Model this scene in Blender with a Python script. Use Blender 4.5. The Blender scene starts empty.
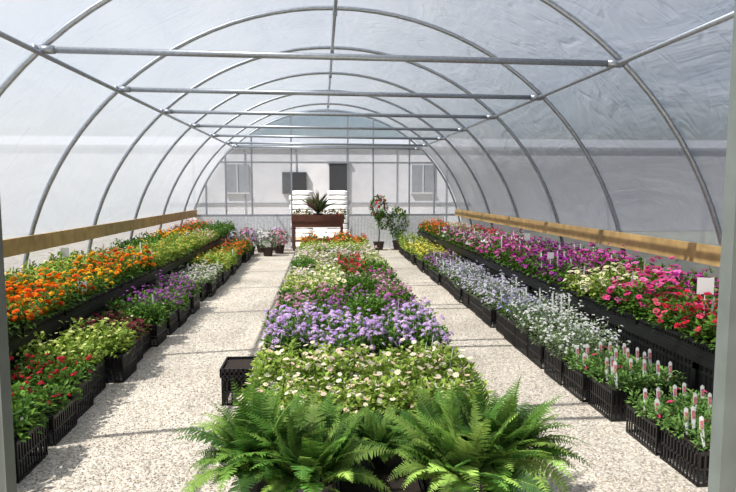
import bpy, math, random
import numpy as np
from mathutils import Vector
import bmesh
rng=np.random.default_rng(7); random.seed(7)
S=bpy.context.scene
COL=S.collection
def lin(c):
    c=np.array(c[:3],float)/255.0
    return np.where(c<=0.04045,c/12.92,((c+0.055)/1.055)**2.4)
# ---------------------------------------------------------------- materials
def mat(name):
    m=bpy.data.materials.new(name); m.use_nodes=True
    nt=m.node_tree; nt.nodes.clear()
    out=nt.nodes.new('ShaderNodeOutputMaterial')
    return m,nt,out
def N(nt,t,**kw):
    n=nt.nodes.new(t)
    for k,v in kw.items():
        if k in n.inputs: n.inputs[k].default_value=v
        else: setattr(n,k,v)
    return n
def simple(name,rgb,rough=.6,metal=0,var=.15,scale=20,bump=0.0):
    m,nt,out=mat(name); L=nt.links
    p=N(nt,'ShaderNodeBsdfPrincipled'); p.inputs['Roughness'].default_value=rough; p.inputs['Metallic'].default_value=metal
    tc=N(nt,'ShaderNodeTexCoord'); no=N(nt,'ShaderNodeTexNoise',Scale=scale,Detail=4.0)
    L.new(tc.outputs['Object'],no.inputs['Vector'])
    r=N(nt,'ShaderNodeValToRGB'); c=lin(rgb)
    r.color_ramp.elements[0].position=.3; r.color_ramp.elements[1].position=.7
    r.color_ramp.elements[0].color=(*np.clip(c*(1-var),0,1),1); r.color_ramp.elements[1].color=(*np.clip(c*(1+var),0,1),1)
    L.new(no.outputs['Fac'],r.inputs['Fac']); L.new(r.outputs['Color'],p.inputs['Base Color'])
    if bump>0:
        b=N(nt,'ShaderNodeBump',Strength=bump,Distance=.01); L.new(no.outputs['Fac'],b.inputs['Height']); L.new(b.outputs['Normal'],p.inputs['Normal'])
    L.new(p.outputs[0],out.inputs[0]); return m
def plantmat(name,trans=.35,rough=.5,spec=.5):
    m,nt,out=mat(name); L=nt.links
    a=N(nt,'ShaderNodeAttribute'); a.attribute_name='Col'
    p=N(nt,'ShaderNodeBsdfPrincipled'); p.inputs['Roughness'].default_value=rough; p.inputs['Specular IOR Level'].default_value=spec
    t=N(nt,'ShaderNodeBsdfTranslucent'); mx=N(nt,'ShaderNodeMixShader'); mx.inputs[0].default_value=trans
    tc=N(nt,'ShaderNodeTexCoord'); no=N(nt,'ShaderNodeTexNoise',Scale=60.0); L.new(tc.outputs['Object'],no.inputs['Vector'])
    hs=N(nt,'ShaderNodeHueSaturation'); mr=N(nt,'ShaderNodeMapRange'); mr.inputs['To Min'].default_value=.8; mr.inputs['To Max'].default_value=1.2
    L.new(no.outputs['Fac'],mr.inputs['Value']); L.new(mr.outputs[0],hs.inputs['Value']); L.new(a.outputs['Color'],hs.inputs['Color'])
    L.new(hs.outputs[0],p.inputs['Base Color']); L.new(hs.outputs[0],t.inputs['Color'])
    L.new(p.outputs[0],mx.inputs[1]); L.new(t.outputs[0],mx.inputs[2]); L.new(mx.outputs[0],out.inputs[0]); return m
def filmmat(name,T,tint=(225,230,238),bump=.25,nsc=1.2,trmix=.4):
    m,nt,out=mat(name); L=nt.links
    tc=N(nt,'ShaderNodeTexCoord'); mp=N(nt,'ShaderNodeMapping'); mp.inputs['Scale'].default_value=(1,.4,1); mp.inputs['Rotation'].default_value=(.5,.3,.2)
    no=N(nt,'ShaderNodeTexNoise',Scale=nsc,Detail=5.0,Roughness=.6,Distortion=1.2)
    L.new(tc.outputs['Object'],mp.inputs[0]); L.new(mp.outputs[0],no.inputs['Vector'])
    mp2=N(nt,'ShaderNodeMapping'); mp2.inputs['Scale'].default_value=(1.2,2.6,.6); mp2.inputs['Rotation'].default_value=(.6,-.2,.4)
    n2=N(nt,'ShaderNodeTexNoise',Scale=1.7,Detail=2.0,Distortion=2.5); n2.noise_type='RIDGED_MULTIFRACTAL'
    L.new(tc.outputs['Object'],mp2.inputs[0]); L.new(mp2.outputs[0],n2.inputs['Vector'])
    c=(*lin(tint),1)
    tr=N(nt,'ShaderNodeBsdfTranslucent',Color=c); df=N(nt,'ShaderNodeBsdfDiffuse',Color=c)
    tp=N(nt,'ShaderNodeBsdfTransparent',Color=(.97,.98,1,1)); gl=N(nt,'ShaderNodeBsdfGlossy',Roughness=.25)
    m1=N(nt,'ShaderNodeMixShader'); m1.inputs[0].default_value=trmix
    m2=N(nt,'ShaderNodeMixShader'); m3=N(nt,'ShaderNodeMixShader')
    mr=N(nt,'ShaderNodeMapRange'); mr.inputs['From Min'].default_value=.3; mr.inputs['From Max'].default_value=.7
    mr.inputs['To Min'].default_value=T-.06; mr.inputs['To Max'].default_value=T+.06
    L.new(no.outputs['Fac'],mr.inputs['Value'])
    L.new(tr.outputs[0],m1.inputs[1]); L.new(df.outputs[0],m1.inputs[2])
    L.new(mr.outputs[0],m2.inputs[0]); L.new(m1.outputs[0],m2.inputs[1]); L.new(tp.outputs[0],m2.inputs[2])
    fr=N(nt,'ShaderNodeLayerWeight',Blend=.15)
    mm=N(nt,'ShaderNodeMath',operation='MULTIPLY'); mm.inputs[1].default_value=.3; L.new(fr.outputs['Facing'],mm.inputs[0])
    L.new(mm.outputs[0],m3.inputs[0])
    ad=N(nt,'ShaderNodeMath',operation='MULTIPLY_ADD'); ad.inputs[1].default_value=.35; L.new(n2.outputs['Fac'],ad.inputs[0]); L.new(no.outputs['Fac'],ad.inputs[2])
    b=N(nt,'ShaderNodeBump',Strength=bump,Distance=.12); L.new(ad.outputs[0],b.inputs['Height'])
    for n in (tr,df,gl): L.new(b.outputs['Normal'],n.inputs['Normal'])
    L.new(m2.outputs[0],m3.inputs[1]); L.new(gl.outputs[0],m3.inputs[2]); L.new(m3.outputs[0],out.inputs[0]); return m
M_black=simple('black_plastic',(20,20,22),.45,0,.3,12)
M_soil=simple('potting_soil',(38,28,20),.95,0,.5,80)
M_leaf=plantmat('leaf_green',.3,.6,.25)
M_petal=plantmat('petal',.35,.6,.25)
M_stone=plantmat('limestone_chip',0,.9,.2)
M_label=simple('white_label_plastic',(225,225,222),.4,0,.04,5)
M_pink=simple('printed_tag_photo',(200,120,125),.5,0,.4,60)
M_steel=simple('galvanised_steel',(150,156,164),.38,.7,.15,30)
M_alu=simple('weathered_frame_paint',(72,78,76),.6,.2,.12,8)
M_endf=simple('end_wall_frame_paint',(150,154,160),.6,.1,.12,8)
M_wood=simple('treated_timber',(176,146,94),.7,0,.25,6,.2)
M_brown=simple('brown_painted_wood',(98,58,42),.6,0,.2,10)
M_terra=simple('dark_planter',(60,44,38),.7,0,.2,10)
M_film=filmmat('polythene_film',.24,(158,163,171),.45,1.0,.61)
M_clear=filmmat('clear_end_wall_film',.68,(160,164,170),.1)
M_curt=filmmat('sidewall_curtain_film',.2,(160,156,158),.4,3,.6)
# gravel
def gravel():
    m,nt,out=mat('crushed_limestone_gravel'); L=nt.links
    p=N(nt,'ShaderNodeBsdfPrincipled'); p.inputs['Roughness'].default_value=.9
    tc=N(nt,'ShaderNodeTexCoord')
    v=N(nt,'ShaderNodeTexVoronoi',Scale=70.0); v2=N(nt,'ShaderNodeTexVoronoi',Scale=34.0); no=N(nt,'ShaderNodeTexNoise',Scale=1.3,Detail=6.0)
    for n in (v,v2,no): L.new(tc.outputs['Object'],n.inputs['Vector'])
    r=N(nt,'ShaderNodeValToRGB'); e=r.color_ramp.elements
    e[0].position=0; e[0].color=(*lin((148,138,124)),1); e[1].position=1; e[1].color=(*lin((226,219,206)),1)
    k=e.new(.3); k.color=(*lin((192,183,168)),1)
    sep=N(nt,'ShaderNodeSeparateColor'); L.new(v.outputs['Color'],sep.inputs[0]); L.new(sep.outputs[0],r.inputs['Fac'])
    r2=N(nt,'ShaderNodeValToRGB'); f=r2.color_ramp.elements; f[0].position=.3; f[0].color=(.84,.82,.79,1); f[1].position=.65; f[1].color=(1,1,1,1)
    L.new(no.outputs['Fac'],r2.inputs['Fac'])
    mx=N(nt,'ShaderNodeMix',data_type='RGBA',blend_type='MULTIPLY'); mx.inputs[0].default_value=1
    L.new(r.outputs[0],mx.inputs[6]); L.new(r2.outputs[0],mx.inputs[7]); L.new(mx.outputs[2],p.inputs['Base Color'])
    ad=N(nt,'ShaderNodeMath',operation='ADD'); L.new(v.outputs['Distance'],ad.inputs[0]); L.new(v2.outputs['Distance'],ad.inputs[1])
    b=N(nt,'ShaderNodeBump',Strength=.7,Distance=.009); b.invert=True; L.new(ad.outputs[0],b.inputs['Height']); L.new(b.outputs['Normal'],p.inputs['Normal'])
    L.new(p.outputs[0],out.inputs[0]); return m
M_gravel=gravel()
# ---------------------------------------------------------------- mesh builder
class MB:
    def __init__(s): s.v=[];s.c=[];s.f=[];s.m=[];s.n=0
    def add(s,v,f,mi=0,c=(1,1,1)):
        v=np.asarray(v,float); s.v.append(v)
        cc=np.empty((len(v),3)); cc[:]=c; s.c.append(cc)
        s.f+= [tuple(i+s.n for i in q) for q in f]; s.m+=[mi]*len(f); s.n+=len(v)
    def box(s,a,b,mi=0,c=(1,1,1)):
        x0,y0,z0=a;x1,y1,z1=b
        s.add([(x0,y0,z0),(x1,y0,z0),(x1,y1,z0),(x0,y1,z0),(x0,y0,z1),(x1,y0,z1),(x1,y1,z1),(x0,y1,z1)],
              [(0,3,2,1),(4,5,6,7),(0,1,5,4),(1,2,6,5),(2,3,7,6),(3,0,4,7)],mi,c)
    def tube(s,pts,r,mi=0,seg=8,c=(1,1,1),cap=True):
        pts=[Vector(p) for p in pts]; n=len(pts); rr=r if hasattr(r,'__len__') else [r]*n
        V=[];F=[]; up=None
        for i,p in enumerate(pts):
            d=(pts[min(i+1,n-1)]-pts[max(i-1,0)]).normalized()
            if up is None: up=Vector((0,0,1)) if abs(d.z)<.9 else Vector((1,0,0))
            a=d.cross(up).normalized(); b=a.cross(d).normalized(); up=b
            for k in range(seg):
                t=2*math.pi*k/seg; V.append(tuple(p+a*math.cos(t)*rr[i]+b*math.sin(t)*rr[i]))
        for i in range(n-1):
            for k in range(seg):
                F.append((i*seg+k,i*seg+(k+1)%seg,(i+1)*seg+(k+1)%seg,(i+1)*seg+k))
        if cap: F.append(tuple(range(seg))[::-1]); F.append(tuple((n-1)*seg+k for k in range(seg)))
        s.add(V,F,mi,c)
    def stamp(s,T,M,P,C):
        tv,tf,tc,tm=T; n=len(P)
        if n==0: return
        v=np.einsum('nij,mj->nmi',M,tv)+P[:,None,:]
        c=tc[None]*C[:,None,:]
        s.v.append(v.reshape(-1,3)); s.c.append(np.clip(c.reshape(-1,3),0,1))
        m=len(tv)
        for i in range(n):
            o=s.n+i*m
            s.f+=[tuple(k+o for k in q) for q in tf]
        s.m+=[tm]*(len(tf)*n)
        s.n+=n*m
    def mesh(s,name,mats,smooth=False):
        me=bpy.data.meshes.new(name)
        v=np.concatenate(s.v); me.from_pydata(v.tolist(),[],s.f)
        for m in mats: me.materials.append(m)
        me.polygons.foreach_set('material_index',s.m)
        a=me.color_attributes.new('Col','FLOAT_COLOR','POINT')
        c=np.concatenate(s.c); c=np.hstack([c,np.ones((len(c),1))]); a.data.foreach_set('color',c.ravel())
        if smooth: me.polygons.foreach_set('use_smooth',[True]*len(me.polygons))
        me.update(); return me
def obj(name,data,loc=(0,0,0),rz=0,parent=None,sc=None):
    o=bpy.data.objects.new(name,data); o.location=loc; o.rotation_euler=(0,0,rz)
    if sc is not None: o.scale=sc
    COL.objects.link(o)
    if parent: o.parent=parent
    return o
def frames(D,Nh,scale):
    Y=D/np.linalg.norm(D,axis=1,keepdims=True)
    X=np.cross(Y,Nh); X/=np.linalg.norm(X,axis=1,keepdims=True)+1e-9
    Z=np.cross(X,Y)
    return np.stack([X,Y,Z],axis=2)*np.asarray(scale).reshape(-1,1,1)
LEAF,PETAL=2,3
def T_leaf(w=.28):
    v=np.array([(0,0,0),(-w,.5,.08),(0,1,-.12),(w,.5,.08),(0,.5,0)])
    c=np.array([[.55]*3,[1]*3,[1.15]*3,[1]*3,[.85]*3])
    return v,[(0,4,2,1),(0,3,2,4)],c,LEAF
def T_petunia():
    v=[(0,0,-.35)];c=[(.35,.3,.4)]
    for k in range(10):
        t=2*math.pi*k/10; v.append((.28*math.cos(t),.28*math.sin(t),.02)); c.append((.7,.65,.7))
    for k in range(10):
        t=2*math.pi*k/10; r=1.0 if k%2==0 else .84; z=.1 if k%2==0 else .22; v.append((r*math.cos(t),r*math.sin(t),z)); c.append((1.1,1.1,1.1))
    f=[(0,1+k,1+(k+1)%10) for k in range(10)]+[(1+k,11+k,11+(k+1)%10,1+(k+1)%10) for k in range(10)]
    return np.array(v),f,np.array(c),PETAL
def T_layers(layers,cen=None):
    v=[];c=[];f=[]
    for (n,r0,r1,z0,z1,w,col,off) in layers:
        for k in range(n):
            t=2*math.pi*(k+off)/n; ca,sa=math.cos(t),math.sin(t)
            b=len(v)
            for (r,s_,z) in ((r0,-.25*w,z0),(r0+(r1-r0)*.65,-w,z0+(z1-z0)*.7),(r1,-.4*w,z1),(r1,.4*w,z1),(r0+(r1-r0)*.65,w,z0+(z1-z0)*.7),(r0,.25*w,z0)):
                v.append((r*ca-s_*sa,r*sa+s_*ca,z)); c.append((col,)*3)
            f.append((b,b+1,b+2,b+3,b+4,b+5))
    if cen:
        b=len(v)
        for k in range(6):
            t=math.pi*k/3; v.append((cen[0]*math.cos(t),cen[0]*math.sin(t),cen[1])); c.append(cen[2])
        f.append(tuple(range(b,b+6)))
    return np.array(v),f,np.array(c),PETAL
T_mari=T_layers([(9,.1,1.0,-.05,.02,.38,.8,0),(8,.1,.85,.1,.25,.34,.95,.5),(7,.05,.6,.2,.45,.28,1.05,.2),(5,.0,.32,.3,.55,.2,1.15,0)])
T_daisy=T_layers([(8,.1,1.0,0,.12,.3,1.0,0)],cen=(.22,.14,(1.2,.8,.2)))
T_star=T_layers([(5,0,1,0,.15,.4,1.0,0)])
def T_cluster(n=13):
    V=[];C=[];F=[]
    for k in range(n):
        ph=k*2.39996; th=math.acos(1-.62*(k+.5)/n)
        d=np.array([math.sin(th)*math.cos(ph),math.sin(th)*math.sin(ph),math.cos(th)])
        a=np.cross(d,[.3,.9,.1]); a/=np.linalg.norm(a); b=np.cross(d,a); ct=d*np.array([.8,.8,.5])
        o=len(V); sh=random.uniform(.8,1.15)
        for j in range(10):
            r=.29 if j%2==0 else .17; t=math.pi*j/5
            V.append(ct+(a*math.cos(t)+b*math.sin(t))*r); C.append((sh,)*3)
        F.append(tuple(range(o,o+10)))
    return np.array(V),F,np.array(C),PETAL
T_clu=T_cluster()
T_pet=T_petunia()
FT=dict(pet=T_pet,mari=T_mari,daisy=T_daisy,star=T_star,clu=T_clu)
def pick(pal,n,jit=.12):
    p=np.array([lin(c) for c in pal]); k=rng.integers(0,len(p),n)
    return np.clip(p[k]*(1+rng.normal(0,jit,(n,1))),0,1)
G_mid=[(90,130,46),(110,150,54),(70,112,40)]
G_lt=[(150,176,70),(128,160,60),(170,190,88)]
G_dk=[(54,90,40),(68,104,46),(44,76,36)]
G_gy=[(128,150,104),(112,140,90),(150,170,120)]
V={
'orange_marigold':('mari',[(250,136,16),(244,112,10),(255,168,30),(250,196,50)],G_mid,.21,.075,3.1,.034,.058,50,.2),
'yellow_marigold':('mari',[(250,200,40),(246,165,24),(250,215,70)],G_mid,.19,.075,3.0,.03,.055,48,.2),
'yellow_green_coleus':('star',[(235,205,90),(240,160,70)],G_lt,.22,.08,3,.018,.065,50,.3),
'pale_pansy':('pet',[(250,235,190),(240,170,120),(235,225,220)],G_lt,.18,.075,4,.02,.05,44,.28),
'red_verbena':('clu',[(205,34,54),(180,26,50)],G_mid,.17,.075,2.8,.026,.05,48,.22),
'green_foliage':('star',[(230,230,200)],G_mid,.22,.08,.4,.014,.06,60,.26),
'lime_flowering_tobacco':('star',[(210,222,120),(224,230,150)],G_lt,.24,.075,6,.018,.06,46,.28),
'burgundy_coleus':('star',[(110,26,50),(140,34,60)],[(96,36,48),(76,56,42),(110,130,58)],.2,.08,4,.022,.06,52,.32),
'purple_verbena':('clu',[(180,100,185),(160,84,168),(200,130,198)],G_mid,.2,.078,4.0,.027,.05,42,.22),
'white_alyssum':('clu',[(250,250,248),(242,244,238)],G_gy,.26,.088,9,.018,.038,60,.16),
'pale_phlox':('clu',[(240,236,220),(232,228,225)],G_gy,.16,.078,6,.022,.04,44,.2),
'cream_primula':('daisy',[(252,238,210),(250,218,200),(250,240,226)],G_lt,.17,.08,4.2,.021,.055,60,.26),
'lavender_verbena':('clu',[(230,192,244),(236,208,248),(212,172,238)],G_mid,.2,.08,4.8,.034,.055,46,.24),
'magenta_verbena':('clu',[(222,110,182),(238,160,208),(200,80,162)],G_mid,.19,.08,3.8,.029,.055,46,.24),
'pink_geranium':('clu',[(246,185,212),(248,212,224),(240,155,198)],G_mid,.18,.08,3.6,.03,.055,46,.3),
'yellow_petunia':('pet',[(248,242,175),(245,238,160),(250,245,205)],G_lt,.19,.08,3.4,.028,.055,44,.3),
'red_petunia':('pet',[(215,36,58),(194,30,70),(236,90,120)],G_mid,.22,.08,3.6,.03,.055,48,.28),
'blush_petunia':('pet',[(250,228,224),(246,210,214),(250,240,230)],G_lt,.18,.08,4.6,.026,.05,42,.28),
'orange_gazania':('daisy',[(240,100,40),(230,70,40),(248,160,50)],G_mid,.25,.085,3.6,.028,.06,46,.2),
'hot_pink_petunia':('pet',[(238,85,152),(246,130,185),(222,56,126)],G_mid,.26,.09,3.5,.036,.058,54,.28),
'magenta_petunia':('pet',[(205,60,160),(178,44,140),(228,120,192)],G_mid,.26,.09,4.0,.035,.058,52,.28),
'purple_petunia':('pet',[(155,44,140),(124,32,126),(186,76,170)],G_mid,.24,.085,4.2,.034,.055,48,.28),
'cream_petunia':('pet',[(248,244,205),(244,240,185)],G_lt,.25,.085,3.8,.034,.055,48,.28),
'mixed_petunia':('pet',[(245,235,235),(220,85,155),(145,45,135),(238,170,205)],G_mid,.23,.085,4.0,.034,.055,46,.28),
'blue_lobelia':('clu',[(150,132,218),(172,160,228)],G_mid,.18,.08,6,.02,.04,46,.16),
'pale_lavender_lobelia':('clu',[(226,218,240),(214,202,234),(236,234,242)],G_gy,.21,.08,6.5,.022,.04,44,.16),
'pink_vinca_tagged':('pet',[(228,70,120),(240,120,155)],[(116,156,76),(96,138,62),(134,170,90)],.12,.07,.3,.024,.042,74,.2),
'yellow_pansy':('pet',[(240,220,80),(245,232,125)],G_lt,.2,.08,4,.026,.05,44,.28),
}
def crate(mb,w,l,h):
    x,y=w/2,l/2
    for z0,z1 in ((0,.018),(h-.025,h)):
        for a,b in (((-x,-y,z0),(x,-y+.012,z1)),((-x,y-.012,z0),(x,y,z1)),((-x,-y,z0),(-x+.012,y,z1)),((x-.012,-y,z0),(x,y,z1))): mb.box(a,b,0)
    if h>.1:
        z=h*.5
        mb.box((-x,-y,z-.006),(x,-y+.008,z+.006)); mb.box((-x,y-.008,z-.006),(x,y,z+.006)); mb.box((-x,-y,z-.006),(-x+.008,y,z+.006)); mb.box((x-.008,-y,z-.006),(x,y,z+.006))
    n=int(w/.035)
    for k in range(n+1):
        cx=-x+.006+k*(w-.012)/n
        mb.box((cx-.006,-y,0),(cx+.006,-y+.007,h)); mb.box((cx-.006,y-.007,0),(cx+.006,y,h))
    n=int(l/.035)
    for k in range(n+1):
        cy=-y+.006+k*(l-.012)/n
        mb.box((-x,cy-.006,0),(-x+.007,cy+.006,h)); mb.box((x-.007,cy-.006,0),(x,cy+.006,h))
    mb.box((-x+.02,-y+.02,max(.01,h-.12)),(x-.02,y-.02,h-.02),1)
CW,CL=.56,.385
def tray_mesh(var,h,seed,tags=0):
    global rng
    rng=np.random.default_rng(seed)
    ft,fc,gc,H,R,nf,fs,ll,nl,lw=V[var]
    mb=MB(); crate(mb,CW,CL,h)
    nx,ny=6,4
    for i in range(nx):
        for j in range(ny):
            if rng.random()<.05: continue
            px=-CW/2+(i+.5)*CW/nx+rng.normal(0,.008); py=-CL/2+(j+.5)*CL/ny+rng.normal(0,.008)
            hh=H*rng.uniform(.55,1.3); rr=R*rng.uniform(.7,1.12)
            n=nl; az=rng.uniform(0,2*np.pi,n); el=np.arcsin(rng.uniform(-.05,1,n)); q=rng.uniform(.35,.95,n)
            d=np.stack([np.cos(el)*np.cos(az),np.cos(el)*np.sin(az),np.sin(el)],1)
            P=d*np.array([rr,rr,hh])*q[:,None]+np.array([px,py,h])
            D=d*np.array([1,1,.6])+rng.normal(0,.35,(n,3)); Nh=np.array([0,0,1.])+rng.normal(0,.3,(n,3))
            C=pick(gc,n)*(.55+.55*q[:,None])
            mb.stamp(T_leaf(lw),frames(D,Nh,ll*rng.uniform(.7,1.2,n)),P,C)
            k=rng.poisson(nf) if nf>1 else int(rng.random()<nf)
            if k:
                az=rng.uniform(0,2*np.pi,k); el=np.arcsin(rng.uniform(.25,1,k))
                d=np.stack([np.cos(el)*np.cos(az),np.cos(el)*np.sin(az),np.sin(el)],1)
                P=d*np.array([rr,rr,hh])*rng.uniform(1.02,1.2,(k,1))+np.array([px,py,h])
                C=pick(fc,k,.08); sz=fs*rng.uniform(.75,1.2,k)
                Z=d*np.array([1,1,1])+np.array([0,0,.6])+rng.normal(0,.22,(k,3))
                Z/=np.linalg.norm(Z,axis=1,keepdims=True)
                X=np.cross(Z,rng.normal(0,1,(k,3))); X/=np.linalg.norm(X,axis=1,keepdims=True); Y=np.cross(Z,X)
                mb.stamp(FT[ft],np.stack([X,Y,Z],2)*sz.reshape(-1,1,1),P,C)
    if tags:
        for i in range(tags):
            if tags>4: tx=-CW/2+.05+.085*((i*5)%6)+rng.normal(0,.012); ty=-CL/2+.05+.28*(i/tags)+rng.normal(0,.012); t=.028; hz=h+.17+rng.normal(0,.012)
            else: tx=rng.uniform(-.24,.24); ty=rng.uniform(-.17,.17); t=.019; hz=h+H+.06
            tl=rng.normal(0,.015); b=hz-.085
            mb.add([(tx,ty,h),(tx+t*.5,ty,h),(tx+t+tl,ty+.02,b),(tx+t+tl,ty+.03,hz-.012),(tx+t*.5+tl,ty+.031,hz),(tx+tl,ty+.03,hz-.012),(tx+tl,ty+.02,b)],[(0,1,2,6),(6,2,3,4,5)],4)
            if tags>4: mb.add([(tx+tl+.004,ty+.0185,b+.008),(tx+tl+t-.004,ty+.0185,b+.008),(tx+tl+t-.004,ty+.0255,hz-.03),(tx+tl+.004,ty+.0255,hz-.03)],[(0,1,2,3)],5)
    return mb.mesh(var+'_tray',[M_black,M_soil,M_leaf,M_petal,M_label,M_pink])
cache={}
def get_tray(var,h,k,tags):
    key=(var,h,k,tags)
    if key not in cache: cache[key]=tray_mesh(var,h,len(cache)*7+k,tags)
    return cache[key]
groups={}
def place(reg,bi,var,x,y,z,h,rz=0,tags=None):
    k=random.randint(0,1)
    if tags is None: tags=random.choice([0,0,1,3]) if reg[0]!='L' else random.choice([0,0,0,1])
    if var=='pink_vinca_tagged': tags=9
    me=get_tray(var,h,k,tags)
    if rz==0: rot=random.choice([0,math.pi]) if tags<=4 else 0
    else: rot=rz+random.choice([0,math.pi])
    s=random.uniform(.88,1.14)
    key=(reg,bi,var)
    if key not in groups:
        e=bpy.data.objects.new(var+'_trays',None); e.location=(x,y,z); e.empty_display_size=.1; COL.objects.link(e); groups[key]=e
    g=groups[key]
    obj('tray',me,(x-g.location.x+random.uniform(-.006,.006),y-g.location.y,z-g.location.z),rot+random.uniform(-.012,.012),g,(1,1,s))
def sel(blocks,y,u):
    for b,(y1,names) in enumerate(blocks):
        if y<y1: return names[min(int(u*len(names)),len(names)-1)],b
    return blocks[-1][1][0],len(blocks)-1
# ---------------------------------------------------------------- layout constants
CX=.18; R=3.97; Y0=1.9; YE=17.55; BZ=.52
LU=[(5.0,['orange_marigold','orange_marigold']),(6.4,['orange_marigold','orange_marigold']),(7.4,['yellow_green_coleus','yellow_marigold']),(8.8,['yellow_green_coleus','orange_marigold']),
    (10.2,['pale_pansy','yellow_green_coleus']),(12,['green_foliage','yellow_green_coleus']),(14,['yellow_marigold','pale_pansy']),(18,['orange_gazania','green_foliage'])]
y=2.75
while y<17.0:
    for i,x in enumerate((-3.27,-2.69)):
        v,b=sel(LU,y,i/2); place('LU%d'%i,b,v,x,y,BZ,.07)
    y+=.40
LL=[(3.75,['green_foliage']),(4.75,['red_verbena']),(5.55,['lime_flowering_tobacco']),(6.4,['burgundy_coleus']),(7.2,['green_foliage']),(9.0,['purple_verbena']),(11.0,['pale_phlox']),(13,['yellow_green_coleus']),(15,['orange_gazania']),(18,['red_verbena'])]
y=2.45; n=0
while y<15.6:
    v,b=sel(LL,y,0); place('LL',b,v,-2.09+random.uniform(-.06,.06),y,0,.23); y+=.41+(.1 if n in (3,6,10,15) else 0); n+=1
CB=[(4.9,['cream_primula']),(6.2,['lavender_verbena']),(6.8,['pink_geranium','purple_verbena','green_foliage','purple_verbena']),(7.6,['pink_geranium','magenta_verbena','purple_verbena','magenta_verbena']),
    (8.9,['yellow_petunia','cream_petunia','green_foliage','pink_geranium']),(9.6,['blush_petunia','cream_primula','pink_geranium','magenta_verbena']),(10.3,['blush_petunia','cream_primula','red_petunia','green_foliage']),
    (11.5,['green_foliage','blush_petunia','red_petunia','cream_petunia']),(13.4,['blush_petunia']),(14.3,['lime_flowering_tobacco']),(18,['orange_gazania','red_verbena','orange_gazania','orange_gazania'])]
y=3.98; row=0
while y<16.5:
    for i in range(4):
        x=-.32+i*.408
        v,b=sel(CB,y,(i+.5)/4); place('CB%d'%i,b,v,x,y+random.uniform(-.008,.008),0,.27,math.pi/2)
    y+=.585+(.2 if row in(1,3) else (.06 if row%2 else 0)); row+=1
mb=MB(); crate(mb,.26,.36,.07); obj('empty_black_flat',mb.mesh('empty_black_flat',[M_black,M_soil]),(-.68,4.85,.23))
mb=MB(); crate(mb,.24,.34,.228); obj('black_crate',mb.mesh('black_crate',[M_black,M_soil]),(-.68,4.85,0))
RL=[(4.0,['pink_vinca_tagged']),(4.85,['pink_vinca_tagged']),(6.6,['white_alyssum']),(7.3,['blue_lobelia']),(10.8,['pale_lavender_lobelia']),(12.0,['purple_verbena']),(15,['yellow_pansy']),(18,['lime_flowering_tobacco'])]
y=3.34; n=0
while y<16.4:
    v,b=sel(RL,y,0)
    place('RL',b,v,2.36+random.uniform(-.03,.03)+(.04 if n<2 else 0),y,0,.21 if b<2 else .23)
    y+=.41+(.16 if n==1 else 0)+(.08 if n in (4,8,13) else 0); n+=1
RU=[(4.1,['red_petunia','hot_pink_petunia']),(4.9,['red_petunia','magenta_petunia']),(5.7,['hot_pink_petunia','magenta_petunia']),(6.6,['cream_petunia','hot_pink_petunia']),(8.4,['purple_petunia','magenta_petunia']),
    (10.4,['magenta_petunia','purple_petunia']),(12.4,['mixed_petunia','mixed_petunia']),(14.4,['mixed_petunia','red_petunia']),(18,['orange_gazania','pale_pansy'])]
y=3.2
while y<17.0:
    for i,x in enumerate((3.04,3.61)):
        v,b=sel(RU,y,i/2); place('RU%d'%i,b,v,x,y,BZ,.07)
    y+=.40
def bench(name,x0,x1,y0,y1,front):
    mb=MB(); z=BZ-.002
    n=int((x1-x0)/.12)
    for k in range(n):
        a=x0+k*(x1-x0)/n; mb.box((a+.01,y0,z-.03),(a+(x1-x0)/n-.01,y1,z))
    for xx in (x0,x1-.04): mb.box((xx,y0,z-.09),(xx+.04,y1,z-.03))
    yy=y0
    while yy<y1:
        for xx in (x0,x1-.05): mb.box((xx,yy,0),(xx+.05,yy+.05,z-.09))
        mb.box((x0,yy,z-.14),(x1,yy+.04,z-.09)); yy+=1.19
    fx=x1-.03 if front>0 else x0+.02
    yy=y0
    while yy<y1: mb.box((fx,yy,.02),(fx+.01,yy+.035,z-.09)); yy+=.05
    for zz in (.02,.2,.36): mb.box((fx-.004,y0,zz),(fx+.014,y1,zz+.02))
    mx=(x0+x1)/2; mb.box((mx-.05,y0+.1,.02),(mx+.05,y1-.1,z-.14))
    obj(name,mb.mesh(name,[M_black]))
bench('display_bench',-3.56,-2.41,2.5,17.2,1)
bench('display_bench',2.75,3.9,2.95,17.2,-1)
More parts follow.
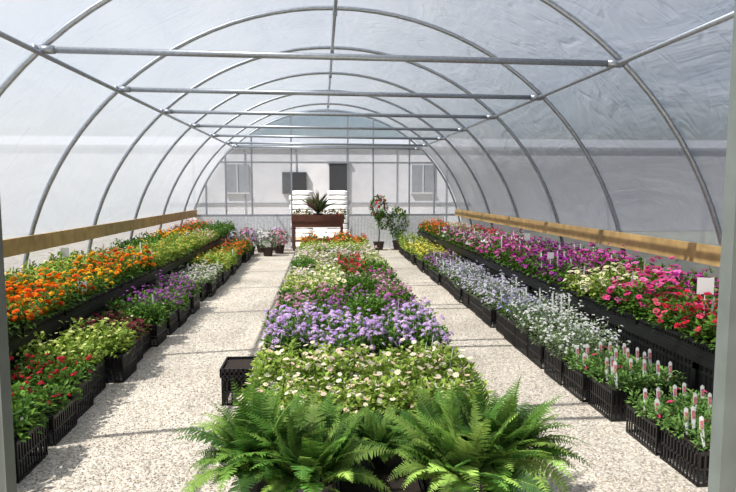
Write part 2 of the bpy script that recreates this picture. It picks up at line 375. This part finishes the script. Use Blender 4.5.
# ---------------------------------------------------------------- ferns
def T_pinna():
    V_=[];C=[];F=[]
    for k in range(7):
        t=.04+k*.13; l=.17*(1-.75*(t)**1.5)
        for sg in (-1,1):
            o=len(V_)
            V_+= [(0,t,0),(sg*l*.55,t-.02,.02),(sg*l,t+.07,-.02),(sg*l*.5,t+.13,.0),(0,t+.11,0)]
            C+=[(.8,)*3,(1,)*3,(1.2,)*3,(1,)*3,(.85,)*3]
            F.append((o,o+1,o+2,o+3,o+4) if sg>0 else (o+4,o+3,o+2,o+1,o))
    o=len(V_); V_+=[(-.05,.9,0),(0,1.03,-.05),(.05,.9,0)]; C+=[(1.1,)*3]*3; F.append((o,o+2,o+1))
    return np.array(V_),F,np.array(C),LEAF
TP=T_pinna()
def fern_mesh(seed,nfr=92,L0=.45):
    global rng
    rng=np.random.default_rng(seed); mb=MB()
    mb.tube([(0,0,0),(0,0,.17)],[.09,.12],0,14); mb.tube([(0,0,.16),(0,0,.18)],[.127,.127],0,14)
    mb.tube([(0,0,.17),(0,0,.182)],[.115,.115],1,14)
    greens=[(94,138,50),(76,120,42),(118,156,66),(62,102,38),(134,166,76)]
    for i in range(nfr):
        az=i*2.39996+rng.normal(0,.25); q=((i+.5)/nfr)
        e0=math.radians(86-56*q+rng.normal(0,8)); curl=math.radians(40+62*q+rng.normal(0,16)); L=L0*rng.uniform(.55,1.18)*(1-.06*q)
        n=30; r0=.02+.09*rng.random(); p=np.array([r0*math.cos(az),r0*math.sin(az),.17]); pts=[];dirs=[]; tw=rng.normal(0,.5)
        for k in range(n):
            s=k/(n-1); e=e0-curl*s**1.3; az2=az+tw*s
            d=np.array([math.cos(e)*math.cos(az2),math.cos(e)*math.sin(az2),math.sin(e)])
            pts.append(p.copy()); dirs.append(d); p=p+d*L/(n-1)
        pts=np.array(pts); dirs=np.array(dirs); bc=lin(random.choice(greens))*rng.uniform(.7,1.2)
        mb.tube(pts[::3],[.003*(1-.7*k/10) for k in range(len(pts[::3]))],2,4,c=lin((120,130,60)),cap=False)
        side=np.array([-math.sin(az),math.cos(az),0.])
        roll=rng.normal(0,.3)
        s=np.linspace(0,1,n); ln=.068*np.sin(np.clip((s-.06)/.94,0,1)**.6*math.pi)**.8*(L/L0)**.6
        idx=np.where(ln>.006)[0]
        for sg in (-1,1):
            up=np.cross(dirs[idx],side); up=np.where(up[:,2:3]<0,-up,up)
            D=side*sg+dirs[idx]*.35+up*(sg*roll-.1)+rng.normal(0,.09,(len(idx),3))
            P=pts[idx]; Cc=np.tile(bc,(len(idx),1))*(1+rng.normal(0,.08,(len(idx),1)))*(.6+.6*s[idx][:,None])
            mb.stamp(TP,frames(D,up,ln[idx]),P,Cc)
    return mb.mesh('potted_fern',[M_black,M_soil,M_leaf])
FM=[fern_mesh(11),fern_mesh(12,80,.42),fern_mesh(13,86,.44)]
FH=.14
for k,(x,y,s) in enumerate([(-.33,3.0,1.0),(-.06,2.80,1.0),(.68,2.80,1.0),(.93,3.0,1.0),(-.06,3.2,.8),(.70,3.22,.82),(.31,3.3,.55)]):
    obj('potted_fern',FM[k%3],(x,y,FH),k*1.3,None,(s,s,s))
for x in (-.18,.30,.78):
    mb=MB(); crate(mb,.46,.9,FH-.002); obj('black_crate',mb.mesh('black_crate',[M_black,M_soil]),(x,3.06,0))
# ---------------------------------------------------------------- tunnel structure
def arc(r,y,a0=0,a1=math.pi,n=48): return [(CX+r*math.cos(a0+(a1-a0)*i/n),y,r*math.sin(a0+(a1-a0)*i/n)) for i in range(n+1)]
hoops=[Y0,3.57]+[5.67+2.1*k for k in range(6)]+[YE]
for i,yy in enumerate(hoops):
    mb=MB(); mb.tube(arc(R,yy),.027,0,10); bz=2.93; w=math.sqrt(R*R-bz*bz)
    for sg in (-1,1):
        mb.tube([(CX+sg*(R),yy,0),(CX+sg*R,yy,.3)],.036,0,10)
    if 0<i:
        mb.tube([(CX-w-.0,yy-.05,bz+.0),(CX+w+.0,yy-.05,bz-.04)],.029,0,10)
        for sg in (-1,1):
            zz=bz-.02*(1+sg)
            mb.tube([(CX+sg*(w-.16),yy-.05,zz),(CX+sg*(w-.02),yy-.05,zz)],.037,0,10)
            mb.tube([(CX+sg*w,yy-.09,zz+.01),(CX+sg*w,yy+.04,zz+.01)],.03,0,8)
        mb.tube([(CX,yy-.03,R-.03),(CX,yy-.03,R-.10)],.03,0,8)
    obj('tunnel_hoop',mb.mesh('tunnel_hoop',[M_steel],True))
for nm,a in (('ridge',90),('left',132.3),('right',47.7)):
    mb=MB(); a=math.radians(a); r=R-.058; p=(CX+r*math.cos(a),r*math.sin(a))
    mb.tube([(p[0],Y0,p[1]),(p[0],YE,p[1])],.022,0,10); obj('roof_purlin',mb.mesh('roof_purlin',[M_steel],True))
a0=math.asin(1.08/R)
def filmsheet(name,r,y0,y1,aa,ab,mt,nx=72,ny=110):
    v=[];f=[]
    for j in range(ny+1):
        yy=y0+(y1-y0)*j/ny
        dmin=min(abs(yy-h) for h in hoops); sag=.035*min(dmin/1.0,1)**1.5
        for i in range(nx+1):
            a=aa+(ab-aa)*i/nx; rr=r-sag+.008*math.sin(yy*9+a*5)*min(dmin*3,1); v.append((CX+rr*math.cos(a),yy,rr*math.sin(a)))
    for j in range(ny):
        for i in range(nx): f.append((j*(nx+1)+i,j*(nx+1)+i+1,(j+1)*(nx+1)+i+1,(j+1)*(nx+1)+i))
    mb=MB(); mb.add(v,f); return obj(name,mb.mesh(name,[mt],True))
filmsheet('ceiling',R+.045,Y0,YE,a0-.02,math.pi-a0+.02,M_film)
for sg,nm in ((-1,'wall_left'),(1,'wall_right')):
    mb=MB(); v=[];f=[];n=200
    for j in range(n+1):
        yy=Y0+(YE-Y0)*j/n
        for k,z in enumerate((0,.25,.5,.75,1.0)):
            v.append((CX+sg*(math.sqrt(R*R-z*z)+.05+.015*math.sin(yy*11+k)),yy,z))
    for j in range(n):
        for k in range(4): f.append((j*5+k,j*5+k+1,(j+1)*5+k+1,(j+1)*5+k))
    mb.add(v,f); obj(nm,mb.mesh(nm,[M_curt],True))
    xb=CX+sg*(math.sqrt(R*R-1.07**2)); mb=MB()
    mb.box((min(xb-sg*.04,xb-sg*.078),Y0,.94),(max(xb-sg*.04,xb-sg*.078),YE-.02,1.14))
    obj('trim_hip_board',mb.mesh('trim_hip_board',[M_wood]))
def endwall(name,yy,x0,x1,ztop,mt):
    mb=MB(); n=64; rr=R+.03
    xs=sorted(set([CX-rr*math.cos(math.pi*i/n) for i in range(n+1)]+[x0,x1]))
    for a,b in zip(xs[:-1],xs[1:]):
        mid=(a+b)/2; z0=ztop if x0<mid<x1 else 0
        za=math.sqrt(max(rr*rr-(a-CX)**2,0)); zb=math.sqrt(max(rr*rr-(b-CX)**2,0))
        mb.add([(a,yy,min(z0,za)),(b,yy,min(z0,zb)),(b,yy,zb),(a,yy,za)],[(0,1,2,3)])
    return obj(name,mb.mesh(name,[mt]))
endwall('wall_back',YE+.05,-.87,.76,2.49,M_clear)
mb=MB()
def zt(x): return math.sqrt(R*R-(x-CX)**2)
for x in (-3.3,-2.74,-2.0,-.87,.76,1.5,2.56,3.3): mb.box((x-.022,YE-.03,0),(x+.022,YE+.03,zt(x)))
for z in (2.49,2.95): w=math.sqrt(R*R-z*z); mb.box((CX-w,YE-.04,z-.025),(CX+w,YE-.0,z+.025))
for (a,b) in ((-3.75,-.87),(.76,4.1)):
    mb.box((a,YE-.04,.94),(b,YE,1.0))
obj('end_wall_frame',mb.mesh('end_wall_frame',[M_endf]))
mb=MB(); n=60
for k in range(n):
    a=-3.7+2.8*k/n; b=-3.7+2.8*(k+1)/n; o=.004*(k%2)
    for sh in (0,4.5):
        mb.add([(a+sh,YE-.06-o,0),(b+sh,YE-.06-(.004-o),0),(b+sh,YE-.06-(.004-o),.94),(a+sh,YE-.06-o,.94)],[(0,1,2,3)])
obj('corrugated_kick_panel',mb.mesh('corrugated_kick_panel',[simple('white_corrugated_plastic',(215,218,220),.5)]))
mb=MB()
for a,b in ((-1.04,-.985),(1.35,1.41)): mb.box((a,Y0-.03,0),(b,Y0+.03,zt(a)))
mb.box((-.985,Y0-.03,2.72),(1.35,Y0+.03,2.78)); obj('front_door_frame',mb.mesh('front_door_frame',[M_alu]))
endwall('wall_front',Y0-.05,-1.04,1.41,2.75,M_clear)
# floor + loose stones + outside
mb=MB(); mb.add([(-4.3,-8,0),(4.7,-8,0),(4.7,24,0),(-4.3,24,0)],[(0,1,2,3)]); obj('floor',mb.mesh('floor',[M_gravel]))
rng=np.random.default_rng(99)
so_v=np.array([(1,0,0),(-1,0,0),(0,1,0),(0,-1,0),(0,0,.8),(.3,.2,-.6)])
T_st=(so_v,[(0,2,4),(2,1,4),(1,3,4),(3,0,4),(2,0,5),(1,2,5),(3,1,5),(0,3,5)],np.ones((6,3)),0)
mb=MB()
for (xa,xb) in ((-1.80,-.5),(1.1,2.1)):
    n=11000; yy=2.4+9*rng.random(n)**1.8; xx=rng.uniform(xa,xb,n)
    P=np.stack([xx,yy,np.full(n,.002)],1); Q=rng.normal(0,1,(n,3)); Nh=rng.normal(0,1,(n,3))
    sz=rng.uniform(.0035,.010,n)
    mb.stamp(T_st,frames(Q,Nh,sz),P,pick([(200,191,176),(220,213,200),(170,160,145),(208,196,176),(190,186,180)],n,.08))
obj('loose_gravel_stones',mb.mesh('loose_gravel_stones',[M_stone]))
M_grass=simple('dry_grass',(92,96,86),.9,0,.2,3)
mb=MB(); mb.add([(-90,-8,-.02),(90,-8,-.02),(90,90,-.02),(-90,90,-.02)],[(0,1,2,3)]); obj('ground_outside',mb.mesh('ground_outside',[M_grass]))
M_wallb=simple('grey_rendered_wall',(160,161,166),.8,0,.05,2)
M_dark=simple('dark_door_paint',(30,32,36),.5,0,.2,4)
M_win=simple('louvre_grey',(112,116,122),.5,.2,.1,6)
M_roof=simple('metal_roof',(118,122,128),.6,.0,.1,4)
BY=24.
mb=MB(); mb.box((-34,BY,0),(34,BY+5,3.3)); mb.box((-34.3,BY-.05,3.3),(34.3,BY+5.3,3.42),1)
mb.add([(-34.3,BY-.05,3.42),(34.3,BY-.05,3.42),(34.3,BY+5.3,4.2),(-34.3,BY+5.3,4.2)],[(0,1,2,3)],1)
for k in range(-5,6,2): mb.box((k-.02,BY-.02,0),(k+.02,BY,3.3),3)
mb.box((-6,BY-.03,1.15),(6,BY,1.2),3)
mb.box((.3,BY-.06,0),(1.05,BY,2.75),2); mb.box((.22,BY-.08,2.75),(1.13,BY,2.83),1)
mb.box((-1.55,BY-.1,1.55),(-.6,BY,2.4),2)
for x0 in (-3.75,3.6):
    mb.box((x0,BY-.05,1.6),(x0+.9,BY,2.7),3)
    mb.box((x0-.04,BY-.07,1.56),(x0+.94,BY,1.6),0); mb.box((x0+.44,BY-.07,1.6),(x0+.47,BY,2.7),0)
obj('storage_building',mb.mesh('storage_building',[M_wallb,M_roof,M_dark,M_win]))
M_bag=simple('white_bags',(195,197,200),.45,0,.12,6,.3)
for x0,x1 in ((-1.05,-.3),(.12,.9)):
    e=bpy.data.objects.new('pallet_of_bags',None); e.location=((x0+x1)/2,20.2,0); COL.objects.link(e)
    mb=MB()
    for k in range(3): mb.box((-.45+k*.4,-.5,0),(-.35+k*.4,.5,.1))
    for k in range(6): mb.box((-.45,-.5+k*.18,.1),(.45,-.4+k*.18,.13))
    obj('pallet',mb.mesh('pallet',[M_wood]),parent=e)
    bm=bmesh.new()
    for lay in range(10):
        ox=random.uniform(-.04,.04)
        for j in range(2):
            bm2=bmesh.new(); bmesh.ops.create_cube(bm2,size=1)
            bmesh.ops.subdivide_edges(bm2,edges=bm2.edges[:],cuts=3,use_grid_fill=True)
            for v_ in bm2.verts:
                c=v_.co; k=1-1.4*(abs(c.x)**2.5*.8+abs(c.y)**2.5*.8); sc=Vector((.72,.46,.165*max(k,.45)))
                v_.co=Vector((c.x*sc.x+ox+random.uniform(-.01,.01),c.y*sc.y+(j-.5)*.47,c.z*sc.z+.13+.075+lay*.155+random.uniform(-.006,.006)))
            me=bpy.data.meshes.new('t'); bm2.to_mesh(me); bm.from_mesh(me); bm2.free()
    me=bpy.data.meshes.new('bags'); bm.to_mesh(me); me.materials.append(M_bag)
    me.polygons.foreach_set('use_smooth',[True]*len(me.polygons)); obj('bags',me,parent=e)
mb=MB()
for k in range(5): mb.box((-.85+0,16.85+k*.12,.78),(.62,16.95+k*.12,.82))
for x in (-.82,.53):
    for yy in (16.88,17.36): mb.box((x,yy,0),(x+.06,yy+.06,.78))
mb.box((-.82,16.86,.66),(.59,16.89,.78)); mb.box((-.85,16.84,.82),(.62,16.87,1.0)); mb.box((-.85,17.45,.82),(.62,17.48,1.0)); mb.box((-.82,16.9,.25),(.59,17.4,.28))
obj('brown_wooden_planter_table',mb.mesh('brown_wooden_planter_table',[M_brown]))
def shrub(mb,c,r,n,ll,greens,fl=None,nf=0,fs=.04,ft='pet'):
    az=rng.uniform(0,2*np.pi,n); u=rng.uniform(-1,1,n); q=rng.uniform(.3,1,n)**.5
    d=np.stack([np.sqrt(1-u*u)*np.cos(az),np.sqrt(1-u*u)*np.sin(az),u],1)
    P=d*np.array(r)*q[:,None]+np.array(c)
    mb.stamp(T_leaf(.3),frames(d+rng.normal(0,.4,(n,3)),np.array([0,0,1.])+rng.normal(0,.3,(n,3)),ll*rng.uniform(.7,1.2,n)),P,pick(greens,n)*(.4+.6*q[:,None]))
    if nf:
        az=rng.uniform(0,2*np.pi,nf); u=rng.uniform(-.5,1,nf); Z=np.stack([np.sqrt(1-u*u)*np.cos(az),np.sqrt(1-u*u)*np.sin(az),u],1)
        X=np.cross(Z,rng.normal(0,1,(nf,3))); X/=np.linalg.norm(X,axis=1,keepdims=True); Y=np.cross(Z,X)
        mb.stamp(FT[ft],np.stack([X,Y,Z],2)*fs,Z*np.array(r)*1.03+np.array(c),pick(fl,nf))
def pot(mb,x,y,z,r,h,mi=0):
    mb.tube([(x,y,z),(x,y,z+h*.85)],[r*.75,r],mi,16); mb.tube([(x,y,z+h*.85),(x,y,z+h)],[r*1.08]*2,mi,16)
PM=[M_terra,M_soil,M_leaf,M_petal]
mb=MB(); pot(mb,0,0,0,.13,.22); n=80; az=rng.uniform(0,6.28,n); el=np.radians(rng.uniform(30,89,n))
d=np.stack([np.cos(el)*np.cos(az),np.cos(el)*np.sin(az),np.sin(el)],1)
mb.stamp(T_leaf(.05),frames(d,np.array([0,0,1.])+rng.normal(0,.1,(n,3)),rng.uniform(.4,.72,n)),np.tile([0,0,.2],(n,1)),pick([(120,80,76),(96,116,66),(80,100,60)],n))
obj('spiky_dracaena',mb.mesh('spiky_dracaena',PM),(-.12,17.15,.82))
mb=MB()
for k in range(6):
    px=-.7+.25*k
    if k==2: continue
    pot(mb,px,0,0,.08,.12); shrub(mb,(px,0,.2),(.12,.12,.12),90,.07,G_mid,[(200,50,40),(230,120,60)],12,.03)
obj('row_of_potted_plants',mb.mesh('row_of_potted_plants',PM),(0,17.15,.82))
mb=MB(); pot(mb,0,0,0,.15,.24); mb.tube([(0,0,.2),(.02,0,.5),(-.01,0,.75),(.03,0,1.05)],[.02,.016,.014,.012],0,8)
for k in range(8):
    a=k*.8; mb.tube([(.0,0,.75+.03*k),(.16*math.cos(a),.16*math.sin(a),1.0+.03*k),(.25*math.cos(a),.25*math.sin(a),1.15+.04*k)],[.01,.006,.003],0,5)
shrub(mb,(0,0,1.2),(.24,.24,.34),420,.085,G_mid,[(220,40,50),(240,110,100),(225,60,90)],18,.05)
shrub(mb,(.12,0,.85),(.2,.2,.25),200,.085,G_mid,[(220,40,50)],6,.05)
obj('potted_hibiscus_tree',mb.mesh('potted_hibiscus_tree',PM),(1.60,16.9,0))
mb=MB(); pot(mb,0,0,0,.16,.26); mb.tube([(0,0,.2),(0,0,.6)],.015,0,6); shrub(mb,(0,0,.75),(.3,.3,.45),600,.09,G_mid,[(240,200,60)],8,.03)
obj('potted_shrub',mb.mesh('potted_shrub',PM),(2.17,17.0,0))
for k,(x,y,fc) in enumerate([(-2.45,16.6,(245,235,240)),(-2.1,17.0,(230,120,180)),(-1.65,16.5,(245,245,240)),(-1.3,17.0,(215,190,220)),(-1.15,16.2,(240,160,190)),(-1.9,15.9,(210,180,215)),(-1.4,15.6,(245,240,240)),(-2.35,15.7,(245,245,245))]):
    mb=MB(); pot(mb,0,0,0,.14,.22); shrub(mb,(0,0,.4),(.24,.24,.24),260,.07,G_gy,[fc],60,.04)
    obj('potted_flowering_plant',mb.mesh('potted_flowering_plant',PM),(x,y,0),k)
def sign(x,y,z,w,h,rz,ph=.25):
    mb=MB(); mb.tube([(0,0,0),(0,0,ph)],.005,0,6); mb.box((-w/2,-.006,ph),(w/2,-.002,ph+h)); obj('price_sign',mb.mesh('price_sign',[M_label]),(x,y,z),rz)
sign(2.98,4.42,BZ+.07,.12,.13,-.3,.3); sign(-2.46,6.3,BZ-.1,.09,.1,.3); sign(2.86,7.3,BZ+.07,.08,.08,0); sign(-3.4,8.2,BZ+.05,.1,.12,.2); sign(3.5,10.,BZ+.07,.1,.12,0); sign(.25,8.1,.27,.05,.08,0)
# ---------------------------------------------------------------- light + world
sun=bpy.data.lights.new('sun','SUN'); sun.energy=19.5; sun.angle=.01; sun.color=(1,.96,.90)
so=bpy.data.objects.new('sun',sun); COL.objects.link(so); so.rotation_euler=Vector((.50,.20,-.84)).to_track_quat('-Z','Y').to_euler()
w=bpy.data.worlds.new('sky'); S.world=w; w.use_nodes=True; nt=w.node_tree
bg=nt.nodes['Background']; sk=nt.nodes.new('ShaderNodeTexSky'); sk.sky_type='NISHITA'; sk.sun_disc=False; sk.sun_elevation=math.radians(57); sk.sun_rotation=math.radians(246); sk.air_density=1.0; sk.dust_density=2.5
nt.links.new(sk.outputs[0],bg.inputs[0]); bg.inputs[1].default_value=.13
S.view_settings.view_transform='Standard'; S.view_settings.look='None'
# ---------------------------------------------------------------- camera
cam=bpy.data.cameras.new('cam'); cam.lens=36*600/736; cam.sensor_width=36; cam.clip_start=.05; cam.clip_end=200
co=bpy.data.objects.new('cam',cam); COL.objects.link(co); co.location=(0,0,1.7)
co.rotation_euler=(math.pi/2-math.atan(56/600),0,-math.atan(46/600)); S.camera=co
